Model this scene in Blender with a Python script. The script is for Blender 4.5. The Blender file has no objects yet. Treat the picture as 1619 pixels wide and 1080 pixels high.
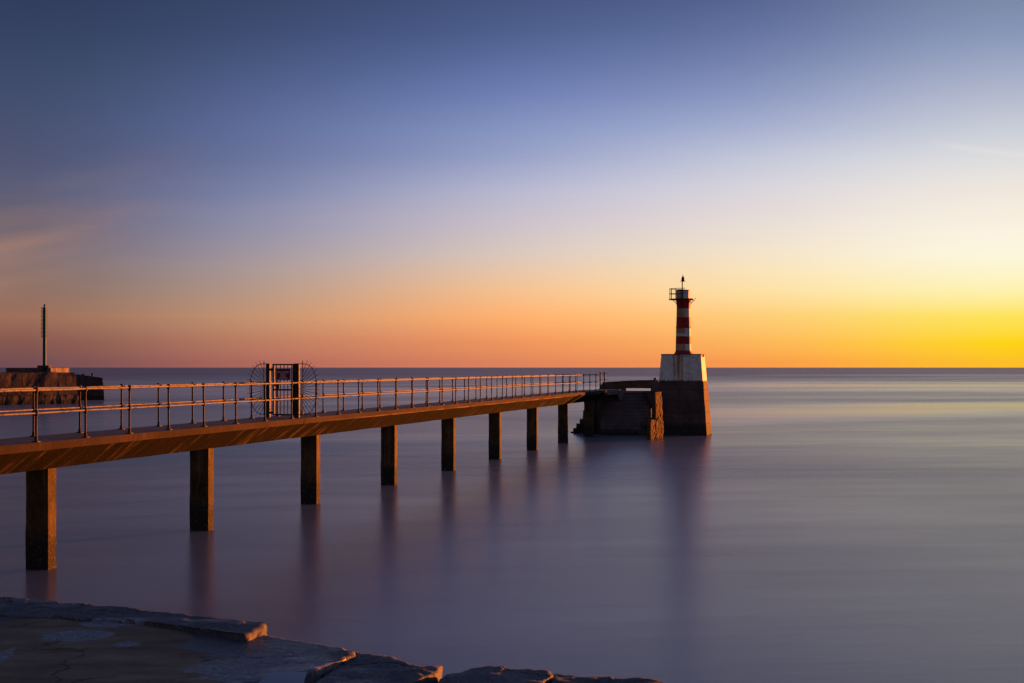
import bpy, bmesh, math, random
from mathutils import Vector, noise, Matrix
random.seed(7)
C = bpy.context.scene.collection
rad = math.radians
F = 2400.0; CX = 809.5; HY = 581.0; H = 4.47      # focal length in photo pixels, centre column, horizon row, eye height

# ------------------------------------------------------------------ camera
cam = bpy.data.cameras.new('camera'); camo = bpy.data.objects.new('camera', cam); C.objects.link(camo)
camo.location = (0, 0, H); camo.rotation_euler = (rad(90), 0, 0)
cam.sensor_width = 36; cam.lens = F/1619*36; cam.shift_y = (HY-540)/1619
cam.clip_start = 0.1; cam.clip_end = 200000
S = bpy.context.scene; S.camera = camo
S.view_settings.view_transform = 'Standard'; S.view_settings.look = 'None'
S.view_settings.gamma = 1; S.view_settings.exposure = 1.4

# ------------------------------------------------------------------ sky
def lin(c):
    c = c/255.0
    return c/12.92 if c <= 0.04045 else ((c+0.055)/1.055)**2.4
rows = [0, 50, 100, 150, 200, 250, 300, 350, 400, 430, 460, 500, 540, 572]
cols = {   # sky colour against azimuth (degrees right of the view axis), top row first
 -18.6: [(50,62,94),(54,67,98),(60,73,103),(66,78,108),(73,82,112),(80,86,114),(84,87,112),(95,92,106),(112,100,106),(124,104,100),(134,105,94),(150,104,84),(132,86,78),(112,77,82)],
 -9.7: [(57,71,106),(62,76,113),(69,84,122),(79,93,133),(90,103,145),(103,113,152),(116,123,158),(136,136,161),(154,143,152),(164,145,141),(174,144,128),(188,140,108),(186,124,98),(172,104,92)],
  0.0: [(70,86,127),(78,95,140),(90,106,154),(105,120,168),(126,140,182),(149,158,193),(174,175,197),(193,184,194),(208,191,180),(222,189,160),(234,184,138),(243,170,106),(239,150,94),(222,132,93)],
  9.2: [(88,103,146),(102,117,160),(118,132,174),(138,150,188),(163,172,203),(194,198,215),(218,214,221),(232,221,215),(244,227,202),(251,227,184),(254,224,164),(254,205,120),(253,183,90),(250,156,76)],
 18.4: [(124,138,170),(136,150,184),(158,168,196),(180,186,206),(200,205,215),(222,221,222),(240,232,222),(251,241,225),(253,247,222),(254,246,204),(254,241,172),(254,227,88),(254,212,20),(253,190,40)],
 32.0: [(112,126,166),(124,138,178),(146,156,190),(170,178,202),(190,196,210),(214,214,216),(232,224,214),(244,232,212),(249,236,200),(252,232,164),(254,222,110),(254,206,46),(254,190,16),(253,172,30)],
}
dark = [(int(c_[0]*1.70), int(c_[1]*1.60), int(c_[2]*1.26)) for c_ in [(40,50,82),(42,53,86),(45,57,90),(50,61,94),(56,66,98),(63,71,100),(70,74,100),(77,76,98),(86,78,94),(92,80,90),(96,80,86),(98,76,80),(92,70,78),(80,64,76)]]
mid = [tuple(int(0.62*a+0.38*b) for a, b in zip(p, q)) for p, q in zip(cols[18.4], dark)]
cols[55.0] = mid; cols[95.0] = [tuple(int(0.3*a+0.7*b) for a, b in zip(p, q)) for p, q in zip(cols[18.4], dark)]; cols[130.0] = dark; cols[180.0] = dark; cols[-180.0] = dark; cols[-55.0] = dark
for k_ in (-18.6, -9.7, 0.0): cols[k_] = [tuple(min(255, int(v*(1.05 if 5 < i_ < 12 else 1.0))) for v in c_) for i_, c_ in enumerate(cols[k_])]
for k_, w_ in ((-9.7, 1.0), (0.0, 1.0), (9.2, 0.35)): cols[k_] = [tuple(min(255, int(v*(1+0.07*w_*math.exp(-((i_-3.2)/2.0)**2)))) for v in c_) for i_, c_ in enumerate(cols[k_])]
azs = sorted(cols)
def col_at(az, i):
    for a, b in zip(azs, azs[1:]):
        if a <= az <= b: break
    k = azs.index(a); t = (az-a)/(b-a)
    p0 = azs[max(k-1, 0)]; p3 = azs[min(k+2, len(azs)-1)]
    out = []
    for ch in range(3):
        y0, y1, y2, y3 = (lin(cols[q][i][ch]) for q in (p0, a, b, p3))
        m1 = (y2-y0)/max(b-p0, 1e-3)*(b-a); m2 = (y3-y1)/max(p3-a, 1e-3)*(b-a)
        v = (2*t**3-3*t*t+1)*y1+(t**3-2*t*t+t)*m1+(-2*t**3+3*t*t)*y2+(t**3-t*t)*m2
        out.append(max(v, 0.0))
    return out
world = bpy.data.worlds.new('World'); S.world = world; world.use_nodes = True
nt = world.node_tree; nt.nodes.clear(); N = nt.nodes.new; L = nt.links.new
def math_node(tree, op, a, b=None, c=None, clamp=False):
    n = tree.nodes.new('ShaderNodeMath'); n.operation = op; n.use_clamp = clamp
    for i, v in enumerate((a, b, c)):
        if v is None: continue
        if isinstance(v, (int, float)): n.inputs[i].default_value = v
        else: tree.links.new(v, n.inputs[i])
    return n.outputs[0]
def mixc(tree, fac, a, b, mode='MIX'):
    n = tree.nodes.new('ShaderNodeMix'); n.data_type = 'RGBA'; n.blend_type = mode
    for s, v in ((n.inputs[0], fac), (n.inputs[6], a), (n.inputs[7], b)):
        if isinstance(v, (int, float)): s.default_value = v
        elif isinstance(v, tuple): s.default_value = (*v[:3], 1)
        else: tree.links.new(v, s)
    return n.outputs[2]
tc = N('ShaderNodeTexCoord'); sep = N('ShaderNodeSeparateXYZ'); L(tc.outputs['Generated'], sep.inputs[0])
M = lambda *a, **k: math_node(nt, *a, **k)
az = M('MULTIPLY', M('ARCTAN2', sep.outputs[0], sep.outputs[1]), 180/math.pi)
el = M('MULTIPLY', M('ARCSINE', M('MINIMUM', M('MAXIMUM', sep.outputs[2], 0.0), 1.0)), 180/math.pi)
tt = M('POWER', M('DIVIDE', el, 90.0), 0.5)
azlist = [-180, -120, -55, -40, -28] + [-22+2.2*i for i in range(22)] + [30, 36, 45, 55, 65, 78, 92, 110, 130, 180]
prev = None; pa = None
for a in azlist:
    r = N('ShaderNodeValToRGB'); cr = r.color_ramp; cr.interpolation = 'LINEAR'
    pts = []
    for i, y in reversed(list(enumerate(rows))):
        e = math.degrees(math.atan((HY-y)/F*math.cos(rad(min(abs(a), 20)))))
        pts.append(((max(e, 0.0)/90)**0.5, col_at(a, i)))
    top = pts[-1][1]
    zen = [lin(66), lin(78), lin(118)]
    for e, k in ((18, 0.22), (25, 0.5), (38, 0.8), (60, 1.0)):
        pts.append(((e/90)**0.5, [top[j]*(1-k)+zen[j]*k for j in range(3)]))
    cr.elements[0].position = pts[0][0]; cr.elements[0].color = (*pts[0][1], 1)
    cr.elements[1].position = pts[-1][0]; cr.elements[1].color = (*pts[-1][1], 1)
    for p, c in pts[1:-1]:
        e_ = cr.elements.new(p); e_.color = (*c, 1)
    L(tt, r.inputs[0])
    if prev is None: prev = r.outputs[0]
    else:
        f = M('DIVIDE', M('SUBTRACT', az, pa), a-pa, clamp=True)
        prev = mixc(nt, f, prev, r.outputs[0])
    pa = a
# thin drifting cirrus
def world_noise(sx, sz, scale, detail, off=0.0):
    cb = N('ShaderNodeCombineXYZ'); L(M('MULTIPLY', az, sx), cb.inputs[0]); L(M('MULTIPLY', el, sz), cb.inputs[1]); cb.inputs[2].default_value = off
    n = N('ShaderNodeTexNoise'); n.inputs['Scale'].default_value = scale; n.inputs['Detail'].default_value = detail
    L(cb.outputs[0], n.inputs['Vector']); return n.outputs[0]
def bump_mask(v, c, w):   # 1 at c, 0 beyond w
    return M('POWER', M('SUBTRACT', 1.0, M('MINIMUM', M('DIVIDE', M('ABSOLUTE', M('SUBTRACT', v, c)), w), 1.0), clamp=True), 1.4)
dia = M('ADD', el, M('MULTIPLY', M('ADD', az, 18.6), -0.42))
cbn = N('ShaderNodeCombineXYZ'); L(M('MULTIPLY', az, 0.10), cbn.inputs[0]); L(M('MULTIPLY', M('ADD', dia, M('MULTIPLY', az, 0.25)), 0.9), cbn.inputs[1]); cbn.inputs[2].default_value = 1.7
cn = N('ShaderNodeTexNoise'); cn.inputs['Scale'].default_value = 1.1; cn.inputs['Detail'].default_value = 5; L(cbn.outputs[0], cn.inputs['Vector'])
cl1 = M('MULTIPLY', M('MULTIPLY', bump_mask(az, -20.0, 9.5), bump_mask(dia, 4.0, 2.5)), M('MULTIPLY', M('SUBTRACT', cn.outputs[0], 0.24, clamp=True), 1.6), clamp=True)
prev = mixc(nt, cl1, prev, (lin(190), lin(138), lin(112)))
cl2 = M('MULTIPLY', M('MULTIPLY', M('SUBTRACT', world_noise(0.06, 0.8, 1.0, 5, 3.3), 0.5, clamp=True), 0.4), bump_mask(el, 4.8, 3.6))
prev = mixc(nt, cl2, prev, (lin(214), lin(176), lin(168)))
tr = M('MULTIPLY', bump_mask(M('ADD', el, M('MULTIPLY', M('SUBTRACT', az, 17.6), 0.17)), 7.72, 0.22), M('MULTIPLY', M('SUBTRACT', az, 15.3, clamp=True), 0.28))
prev = mixc(nt, tr, prev, (lin(238), lin(234), lin(226)))
bg = N('ShaderNodeBackground'); bg.inputs['Strength'].default_value = 0.379; L(prev, bg.inputs['Color'])
wo = N('ShaderNodeOutputWorld'); L(bg.outputs[0], wo.inputs[0])

# ------------------------------------------------------------------ sun, just above the sea and out of frame to the right
SUN_AZ, SUN_EL = 46.0, 0.9
sl = bpy.data.lights.new('sun', 'SUN'); sl.energy = 5.0; sl.angle = rad(0.5); sl.color = (1.0, 0.25, 0.03)
so = bpy.data.objects.new('sun', sl); C.objects.link(so)
sd = Vector((math.sin(rad(SUN_AZ))*math.cos(rad(SUN_EL)), math.cos(rad(SUN_AZ))*math.cos(rad(SUN_EL)), math.sin(rad(SUN_EL))))
so.rotation_euler = sd.to_track_quat('Z', 'Y').to_euler()

# ------------------------------------------------------------------ helpers
def P(px, py, Z): return Vector(((px-CX)/F*Z, Z, H-(py-HY)/F*Z))
def G(px, py, z=0.0):
    Z = (H-z)*F/(py-HY); return Vector(((px-CX)/F*Z, Z, z))
def thing(name, label, cat, loc=(0,0,0), rotz=0.0, group=None):
    o = bpy.data.objects.new(name, None); C.objects.link(o); o.location = loc; o.rotation_euler = (0,0,rotz)
    o.empty_display_size = 0.3
    tag(o, label, cat, group); return o
def tag(o, label, cat, group=None):
    o['label'] = label; o['category'] = cat
    if group: o['group'] = group
    return o
def obj(name, bm, m, parent=None, loc=(0,0,0), rotz=0.0, smooth=False, bevel=0.0):
    bmesh.ops.recalc_face_normals(bm, faces=bm.faces)
    me = bpy.data.meshes.new(name); bm.to_mesh(me); bm.free()
    for x in (m if isinstance(m, (list, tuple)) else [m]): me.materials.append(x)
    if smooth:
        for p in me.polygons: p.use_smooth = True
        me.set_sharp_from_angle(angle=rad(40))
    o = bpy.data.objects.new(name, me); C.objects.link(o)
    o.location = loc; o.rotation_euler = (0,0,rotz); o.parent = parent
    if bevel:
        b = o.modifiers.new('bevel', 'BEVEL'); b.width = bevel; b.segments = 2; b.limit_method = 'ANGLE'
    return o
def struct(o): o['kind'] = 'structure'; return o
def add_box(bm, x0, x1, y0, y1, z0, z1, M4=None):
    vs = [bm.verts.new((x, y, z)) for z in (z0, z1) for x, y in ((x0,y0),(x1,y0),(x1,y1),(x0,y1))]
    if M4 is not None:
        for v in vs: v.co = M4 @ v.co
    for f in ((3,2,1,0),(4,5,6,7),(0,1,5,4),(1,2,6,5),(2,3,7,6),(3,0,4,7)): bm.faces.new([vs[i] for i in f])
    return vs
def add_tube(bm, a, b, r, seg=10, r2=None, cap=True):
    a = Vector(a); b = Vector(b); r2 = r if r2 is None else r2
    d = (b-a).normalized(); u = d.orthogonal().normalized(); w = d.cross(u)
    ra = [bm.verts.new(a+(u*math.cos(t)+w*math.sin(t))*r) for t in (2*math.pi*i/seg for i in range(seg))]
    rb = [bm.verts.new(b+(u*math.cos(t)+w*math.sin(t))*r2) for t in (2*math.pi*i/seg for i in range(seg))]
    for i in range(seg): bm.faces.new((ra[i], ra[(i+1)%seg], rb[(i+1)%seg], rb[i]))
    if cap: bm.faces.new(ra); bm.faces.new(rb)
def add_path(bm, pts, r, seg=8):
    for a, b in zip(pts, pts[1:]): add_tube(bm, a, b, r, seg)
def add_lathe(bm, prof, seg=12, c=(0,0), ph=0.0):
    rings = []
    for r, z in prof:
        rings.append([bm.verts.new((c[0]+r*math.cos(ph+2*math.pi*i/seg), c[1]+r*math.sin(ph+2*math.pi*i/seg), z)) for i in range(seg)])
    for A, B in zip(rings, rings[1:]):
        for i in range(seg): bm.faces.new((A[i], A[(i+1)%seg], B[(i+1)%seg], B[i]))
    bm.faces.new(rings[0]); bm.faces.new(rings[-1])
def add_prism(bm, poly, z0, z1):
    a = [bm.verts.new((x, y, z0 if not callable(z0) else z0(x, y))) for x, y in poly]
    b = [bm.verts.new((x, y, z1 if not callable(z1) else z1(x, y))) for x, y in poly]
    n = len(poly)
    for i in range(n): bm.faces.new((a[i], a[(i+1)%n], b[(i+1)%n], b[i]))
    bm.faces.new(a); bm.faces.new(b)
def add_loft(bm, A, B):      # two matching rings of points, capped
    a = [bm.verts.new(p) for p in A]; b = [bm.verts.new(p) for p in B]; n = len(a)
    for i in range(n): bm.faces.new((a[i], a[(i+1)%n], b[(i+1)%n], b[i]))
    bm.faces.new(a); bm.faces.new(b)
def rough_up(bm, size, amp, scale=2.0, seed=0.0):   # cut into small faces and roughen, for weathered masonry
    bmesh.ops.recalc_face_normals(bm, faces=bm.faces)
    for _ in range(7):
        es = [e for e in bm.edges if e.calc_length() > size]
        if not es: break
        bmesh.ops.subdivide_edges(bm, edges=es, cuts=1, use_grid_fill=True)
    bmesh.ops.triangulate(bm, faces=[f for f in bm.faces if len(f.verts) > 4])
    bm.normal_update()
    o = Vector((seed, seed*1.7, seed*0.6))
    mv = []
    for v in bm.verts:
        q = v.co*scale+o
        mv.append((v, v.normal*(noise.noise(q)*amp+noise.noise(q*3.1)*amp*0.5)))
    for v, d in mv: v.co += d

# ------------------------------------------------------------------ materials
def new_mat(name):
    m = bpy.data.materials.new(name); m.use_nodes = True; t = m.node_tree
    return m, t, t.nodes['Principled BSDF']
def ramp(t, inp, stops, interp='LINEAR'):
    r = t.nodes.new('ShaderNodeValToRGB'); cr = r.color_ramp; cr.interpolation = interp
    cr.elements[0].position, cr.elements[1].position = stops[0][0], stops[-1][0]
    def c4(c): return (c, c, c, 1) if isinstance(c, (int, float)) else (*c, 1)
    cr.elements[0].color = c4(stops[0][1]); cr.elements[1].color = c4(stops[-1][1])
    for p, c in stops[1:-1]: cr.elements.new(p).color = c4(c)
    t.links.new(inp, r.inputs[0]); return r.outputs[0]
def coords(t, scale=(1,1,1), rotz=0.0, geo=True, loc=(0,0,0)):
    if geo: g = t.nodes.new('ShaderNodeNewGeometry').outputs['Position']
    else: g = t.nodes.new('ShaderNodeTexCoord').outputs['Object']
    r = t.nodes.new('ShaderNodeVectorRotate'); r.rotation_type = 'Z_AXIS'; r.inputs['Angle'].default_value = rotz
    t.links.new(g, r.inputs['Vector'])
    m = t.nodes.new('ShaderNodeMapping'); m.inputs['Scale'].default_value = scale; m.inputs['Location'].default_value = loc
    t.links.new(r.outputs[0], m.inputs[0]); return m.outputs[0]
def tnoise(t, vec, scale, detail=4, rough=0.55, dist=0.0):
    n = t.nodes.new('ShaderNodeTexNoise'); n.inputs['Scale'].default_value = scale; n.inputs['Detail'].default_value = detail
    n.inputs['Roughness'].default_value = rough; n.inputs['Distortion'].default_value = dist
    t.links.new(vec, n.inputs['Vector']); return n.outputs[0]
def bump(t, b, h, strength=0.5, dist=0.02):
    n = t.nodes.new('ShaderNodeBump'); n.inputs['Strength'].default_value = strength; n.inputs['Distance'].default_value = dist
    t.links.new(h, n.inputs['Height']); t.links.new(n.outputs[0], b.inputs['Normal'])
DAZ = math.atan2(575.5, F)        # walkway heading, right of the view axis

def stone_mat(name, c0, c1, c2, scale=1.2, weed=None, streak=None, rough=0.85, bumpd=0.03, courses=None):
    m, t, b = new_mat(name)
    v = coords(t)
    n1 = tnoise(t, v, scale, 6, 0.65); n2 = tnoise(t, v, scale*7, 5, 0.7)
    col = ramp(t, n1, [(0.3, c0), (0.5, c1), (0.72, c2)])
    col = mixc(t, math_node(t, 'MULTIPLY', ramp(t, n2, [(0.45, 0.0), (0.7, 1.0)]), 0.45), col, c2)
    col = mixc(t, math_node(t, 'MULTIPLY', ramp(t, n2, [(0.25, 1.0), (0.42, 0.0)]), 0.6), col, tuple(x*0.35 for x in c0))
    if streak:      # rust and lime runs down the face
        vs = coords(t, (3.0, 3.0, 0.25)); s = tnoise(t, vs, 1.6, 4, 0.6)
        col = mixc(t, math_node(t, 'MULTIPLY', ramp(t, s, [(0.5, 0.0), (0.68, 1.0)]), 0.6), col, streak)
    h = n2
    sepn = t.nodes.new('ShaderNodeSeparateXYZ'); g = t.nodes.new('ShaderNodeNewGeometry'); t.links.new(g.outputs['Position'], sepn.inputs[0])
    if courses:     # mortar joints
        vb = t.nodes.new('ShaderNodeCombineXYZ')
        rz = coords(t, (1,1,1), courses[2]); sp = t.nodes.new('ShaderNodeSeparateXYZ'); t.links.new(rz, sp.inputs[0])
        t.links.new(sp.outputs[0], vb.inputs[0]); t.links.new(sepn.outputs[2], vb.inputs[1])
        br = t.nodes.new('ShaderNodeTexBrick'); br.inputs['Scale'].default_value = 1.0; br.inputs['Brick Width'].default_value = courses[0]
        br.inputs['Row Height'].default_value = courses[1]; br.inputs['Mortar Size'].default_value = 0.025; br.inputs['Mortar Smooth'].default_value = 0.3
        br.inputs['Color1'].default_value = (0.85,0.85,0.85,1); br.inputs['Color2'].default_value = (1.1,1.1,1.1,1); br.inputs['Mortar'].default_value = (0.6,0.6,0.6,1)
        t.links.new(vb.outputs[0], br.inputs['Vector'])
        col = mixc(t, 0.8, col, br.outputs['Color'], 'MULTIPLY')
        h = math_node(t, 'SUBTRACT', n2, math_node(t, 'MULTIPLY', br.outputs['Fac'], 1.2))
    if weed:        # weed and barnacles below the tide line
        zz = math_node(t, 'ADD', sepn.outputs[2], math_node(t, 'MULTIPLY', math_node(t, 'SUBTRACT', n2, 0.5), 0.9))
        f = math_node(t, 'SUBTRACT', 1.0, math_node(t, 'DIVIDE', math_node(t, 'SUBTRACT', zz, weed-0.15), 0.3, clamp=True), clamp=True)
        col = mixc(t, f, col, (0.035, 0.028, 0.02))
        col = mixc(t, math_node(t, 'MULTIPLY', f, ramp(t, tnoise(t, v, 18, 3), [(0.6, 0.0), (0.68, 0.8)])), col, (0.22, 0.2, 0.17))
    t.links.new(col, b.inputs['Base Color'])
    b.inputs['Roughness'].default_value = rough; b.inputs['Specular IOR Level'].default_value = 0.12
    bump(t, b, h, 0.7, bumpd)
    return m
MAT = {}
MAT['column'] = stone_mat('column_concrete', (0.022,0.017,0.010), (0.075,0.052,0.023), (0.16,0.112,0.048), 1.4, weed=0.75, streak=(0.26,0.17,0.09), bumpd=0.045)
MAT['base'] = stone_mat('dark_masonry', (0.055,0.035,0.028), (0.10,0.065,0.052), (0.155,0.108,0.088), 0.8, weed=0.7, bumpd=0.04, courses=(1.4, 0.75, DAZ))
MAT['pier'] = stone_mat('pier_masonry', (0.04,0.027,0.021), (0.075,0.053,0.042), (0.125,0.095,0.075), 1.1, weed=0.6, bumpd=0.05)
MAT['step'] = stone_mat('step_stone', (0.11,0.08,0.07), (0.14,0.105,0.092), (0.18,0.14,0.125), 0.9, weed=0.35, bumpd=0.04)
MAT['pier_top'] = stone_mat('pier_concrete', (0.11,0.10,0.09), (0.17,0.15,0.14), (0.24,0.22,0.2), 1.0, bumpd=0.02)
MAT['cheek'] = stone_mat('cheek_stone', (0.03,0.018,0.012), (0.07,0.038,0.02), (0.19,0.11,0.06), 2.6, streak=(0.22,0.13,0.07), bumpd=0.09)
MAT['break'] = stone_mat('breakwater_masonry', (0.05,0.032,0.027), (0.085,0.058,0.048), (0.16,0.115,0.095), 0.35, weed=0.5, streak=(0.09,0.055,0.04), bumpd=0.08, courses=(4.5, 1.5, DAZ+rad(35)))
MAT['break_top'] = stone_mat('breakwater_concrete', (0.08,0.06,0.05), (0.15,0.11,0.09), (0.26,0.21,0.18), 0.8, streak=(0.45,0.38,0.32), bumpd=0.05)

# deck concrete: paler low band on the edge face
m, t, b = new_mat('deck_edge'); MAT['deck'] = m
v = coords(t); n1 = tnoise(t, v, 1.1, 6, 0.65); n2 = tnoise(t, v, 14, 4, 0.7)
vs = coords(t, (1.0, 1.0, 0.12), DAZ); n3 = tnoise(t, vs, 5.0, 4, 0.6)
c = ramp(t, n1, [(0.32, (0.06,0.045,0.04)), (0.5, (0.10,0.076,0.066)), (0.7, (0.17,0.13,0.11))])
c = mixc(t, math_node(t, 'MULTIPLY', ramp(t, n3, [(0.5, 0.0), (0.7, 1.0)]), 0.5), c, (0.22,0.17,0.14))
g = t.nodes.new('ShaderNodeNewGeometry'); sp = t.nodes.new('ShaderNodeSeparateXYZ'); t.links.new(g.outputs['Position'], sp.inputs[0])
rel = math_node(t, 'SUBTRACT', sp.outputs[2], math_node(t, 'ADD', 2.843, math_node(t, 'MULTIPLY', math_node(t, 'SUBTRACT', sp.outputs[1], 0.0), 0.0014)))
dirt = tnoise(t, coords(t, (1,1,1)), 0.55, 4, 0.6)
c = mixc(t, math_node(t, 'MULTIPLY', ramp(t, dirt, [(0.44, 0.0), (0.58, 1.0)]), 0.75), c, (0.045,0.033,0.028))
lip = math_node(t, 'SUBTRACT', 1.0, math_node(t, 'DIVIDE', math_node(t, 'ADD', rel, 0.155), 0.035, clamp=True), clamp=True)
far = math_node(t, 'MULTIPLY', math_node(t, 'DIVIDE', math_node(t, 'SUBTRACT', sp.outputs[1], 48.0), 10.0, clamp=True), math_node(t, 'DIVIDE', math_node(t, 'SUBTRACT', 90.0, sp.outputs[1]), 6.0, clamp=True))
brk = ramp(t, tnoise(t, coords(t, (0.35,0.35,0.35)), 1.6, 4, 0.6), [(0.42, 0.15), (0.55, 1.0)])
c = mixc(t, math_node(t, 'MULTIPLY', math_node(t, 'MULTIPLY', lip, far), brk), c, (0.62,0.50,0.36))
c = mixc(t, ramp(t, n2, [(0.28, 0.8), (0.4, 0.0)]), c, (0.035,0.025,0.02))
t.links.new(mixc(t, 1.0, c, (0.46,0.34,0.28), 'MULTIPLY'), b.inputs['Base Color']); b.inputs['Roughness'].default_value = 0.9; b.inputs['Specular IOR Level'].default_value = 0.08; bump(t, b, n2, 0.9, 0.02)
# underside: form marks and lime runs across the slope
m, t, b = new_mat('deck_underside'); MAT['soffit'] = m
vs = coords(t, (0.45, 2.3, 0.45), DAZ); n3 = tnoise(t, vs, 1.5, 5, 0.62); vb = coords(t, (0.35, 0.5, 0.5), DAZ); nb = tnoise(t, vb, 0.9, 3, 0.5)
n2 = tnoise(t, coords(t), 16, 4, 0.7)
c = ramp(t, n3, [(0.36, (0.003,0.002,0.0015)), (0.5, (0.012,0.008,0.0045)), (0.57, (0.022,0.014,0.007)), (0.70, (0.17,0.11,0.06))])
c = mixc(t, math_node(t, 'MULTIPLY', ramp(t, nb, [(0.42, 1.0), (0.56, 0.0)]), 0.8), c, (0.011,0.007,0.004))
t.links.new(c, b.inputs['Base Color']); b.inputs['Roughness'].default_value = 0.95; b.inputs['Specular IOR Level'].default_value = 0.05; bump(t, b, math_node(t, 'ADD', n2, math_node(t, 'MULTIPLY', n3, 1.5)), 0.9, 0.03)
# deck walking surface
m, t, b = new_mat('deck_surface'); MAT['decktop'] = m
n1 = tnoise(t, coords(t), 1.2, 5); c = ramp(t, n1, [(0.35, (0.018,0.018,0.02)), (0.7, (0.045,0.045,0.05))])
t.links.new(c, b.inputs['Base Color']); b.inputs['Roughness'].default_value = 0.7; bump(t, b, tnoise(t, coords(t), 30, 3), 0.5, 0.01)

def metal_mat(name, col, rust, rough=0.45, metallic=0.6, amt=0.6):
    m, t, b = new_mat(name); v = coords(t)
    n = tnoise(t, v, 5, 5, 0.65); n2 = tnoise(t, v, 40, 3)
    c = mixc(t, math_node(t, 'MULTIPLY', ramp(t, n, [(0.48, 0.0), (0.62, 1.0)]), amt), col, rust)
    t.links.new(c, b.inputs['Base Color']); b.inputs['Metallic'].default_value = metallic
    t.links.new(ramp(t, n2, [(0.3, rough-0.1), (0.7, rough+0.15)]), b.inputs['Roughness']); bump(t, b, n2, 0.3, 0.004); b.inputs['Specular IOR Level'].default_value = 0.15
    return m
MAT['rail'] = metal_mat('galvanised_rail', (0.14,0.13,0.15), (0.02,0.014,0.014), 0.55, 0.0, 0.85)
MAT['post'] = metal_mat('galvanised_post', (0.035,0.03,0.03), (0.04,0.025,0.02), 0.6, 0.0, 0.5)
MAT['iron'] = metal_mat('dark_iron', (0.025,0.022,0.022), (0.04,0.025,0.02), 0.65, 0.0, 0.5)
MAT['gatepost'] = metal_mat('gate_post_steel', (0.035,0.03,0.027), (0.10,0.055,0.035), 0.6, 0.0, 0.6)
MAT['green'] = metal_mat('green_paint', (0.015,0.11,0.05), (0.02,0.07,0.035), 0.5, 0.0, 0.4)
MAT['sign'] = metal_mat('red_sign', (0.24,0.010,0.016), (0.17,0.010,0.014), 0.5, 0.0, 0.5)
MAT['letters'] = metal_mat('white_letters', (0.75,0.72,0.72), (0.65,0.6,0.6), 0.5, 0.0, 0.3)

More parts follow.
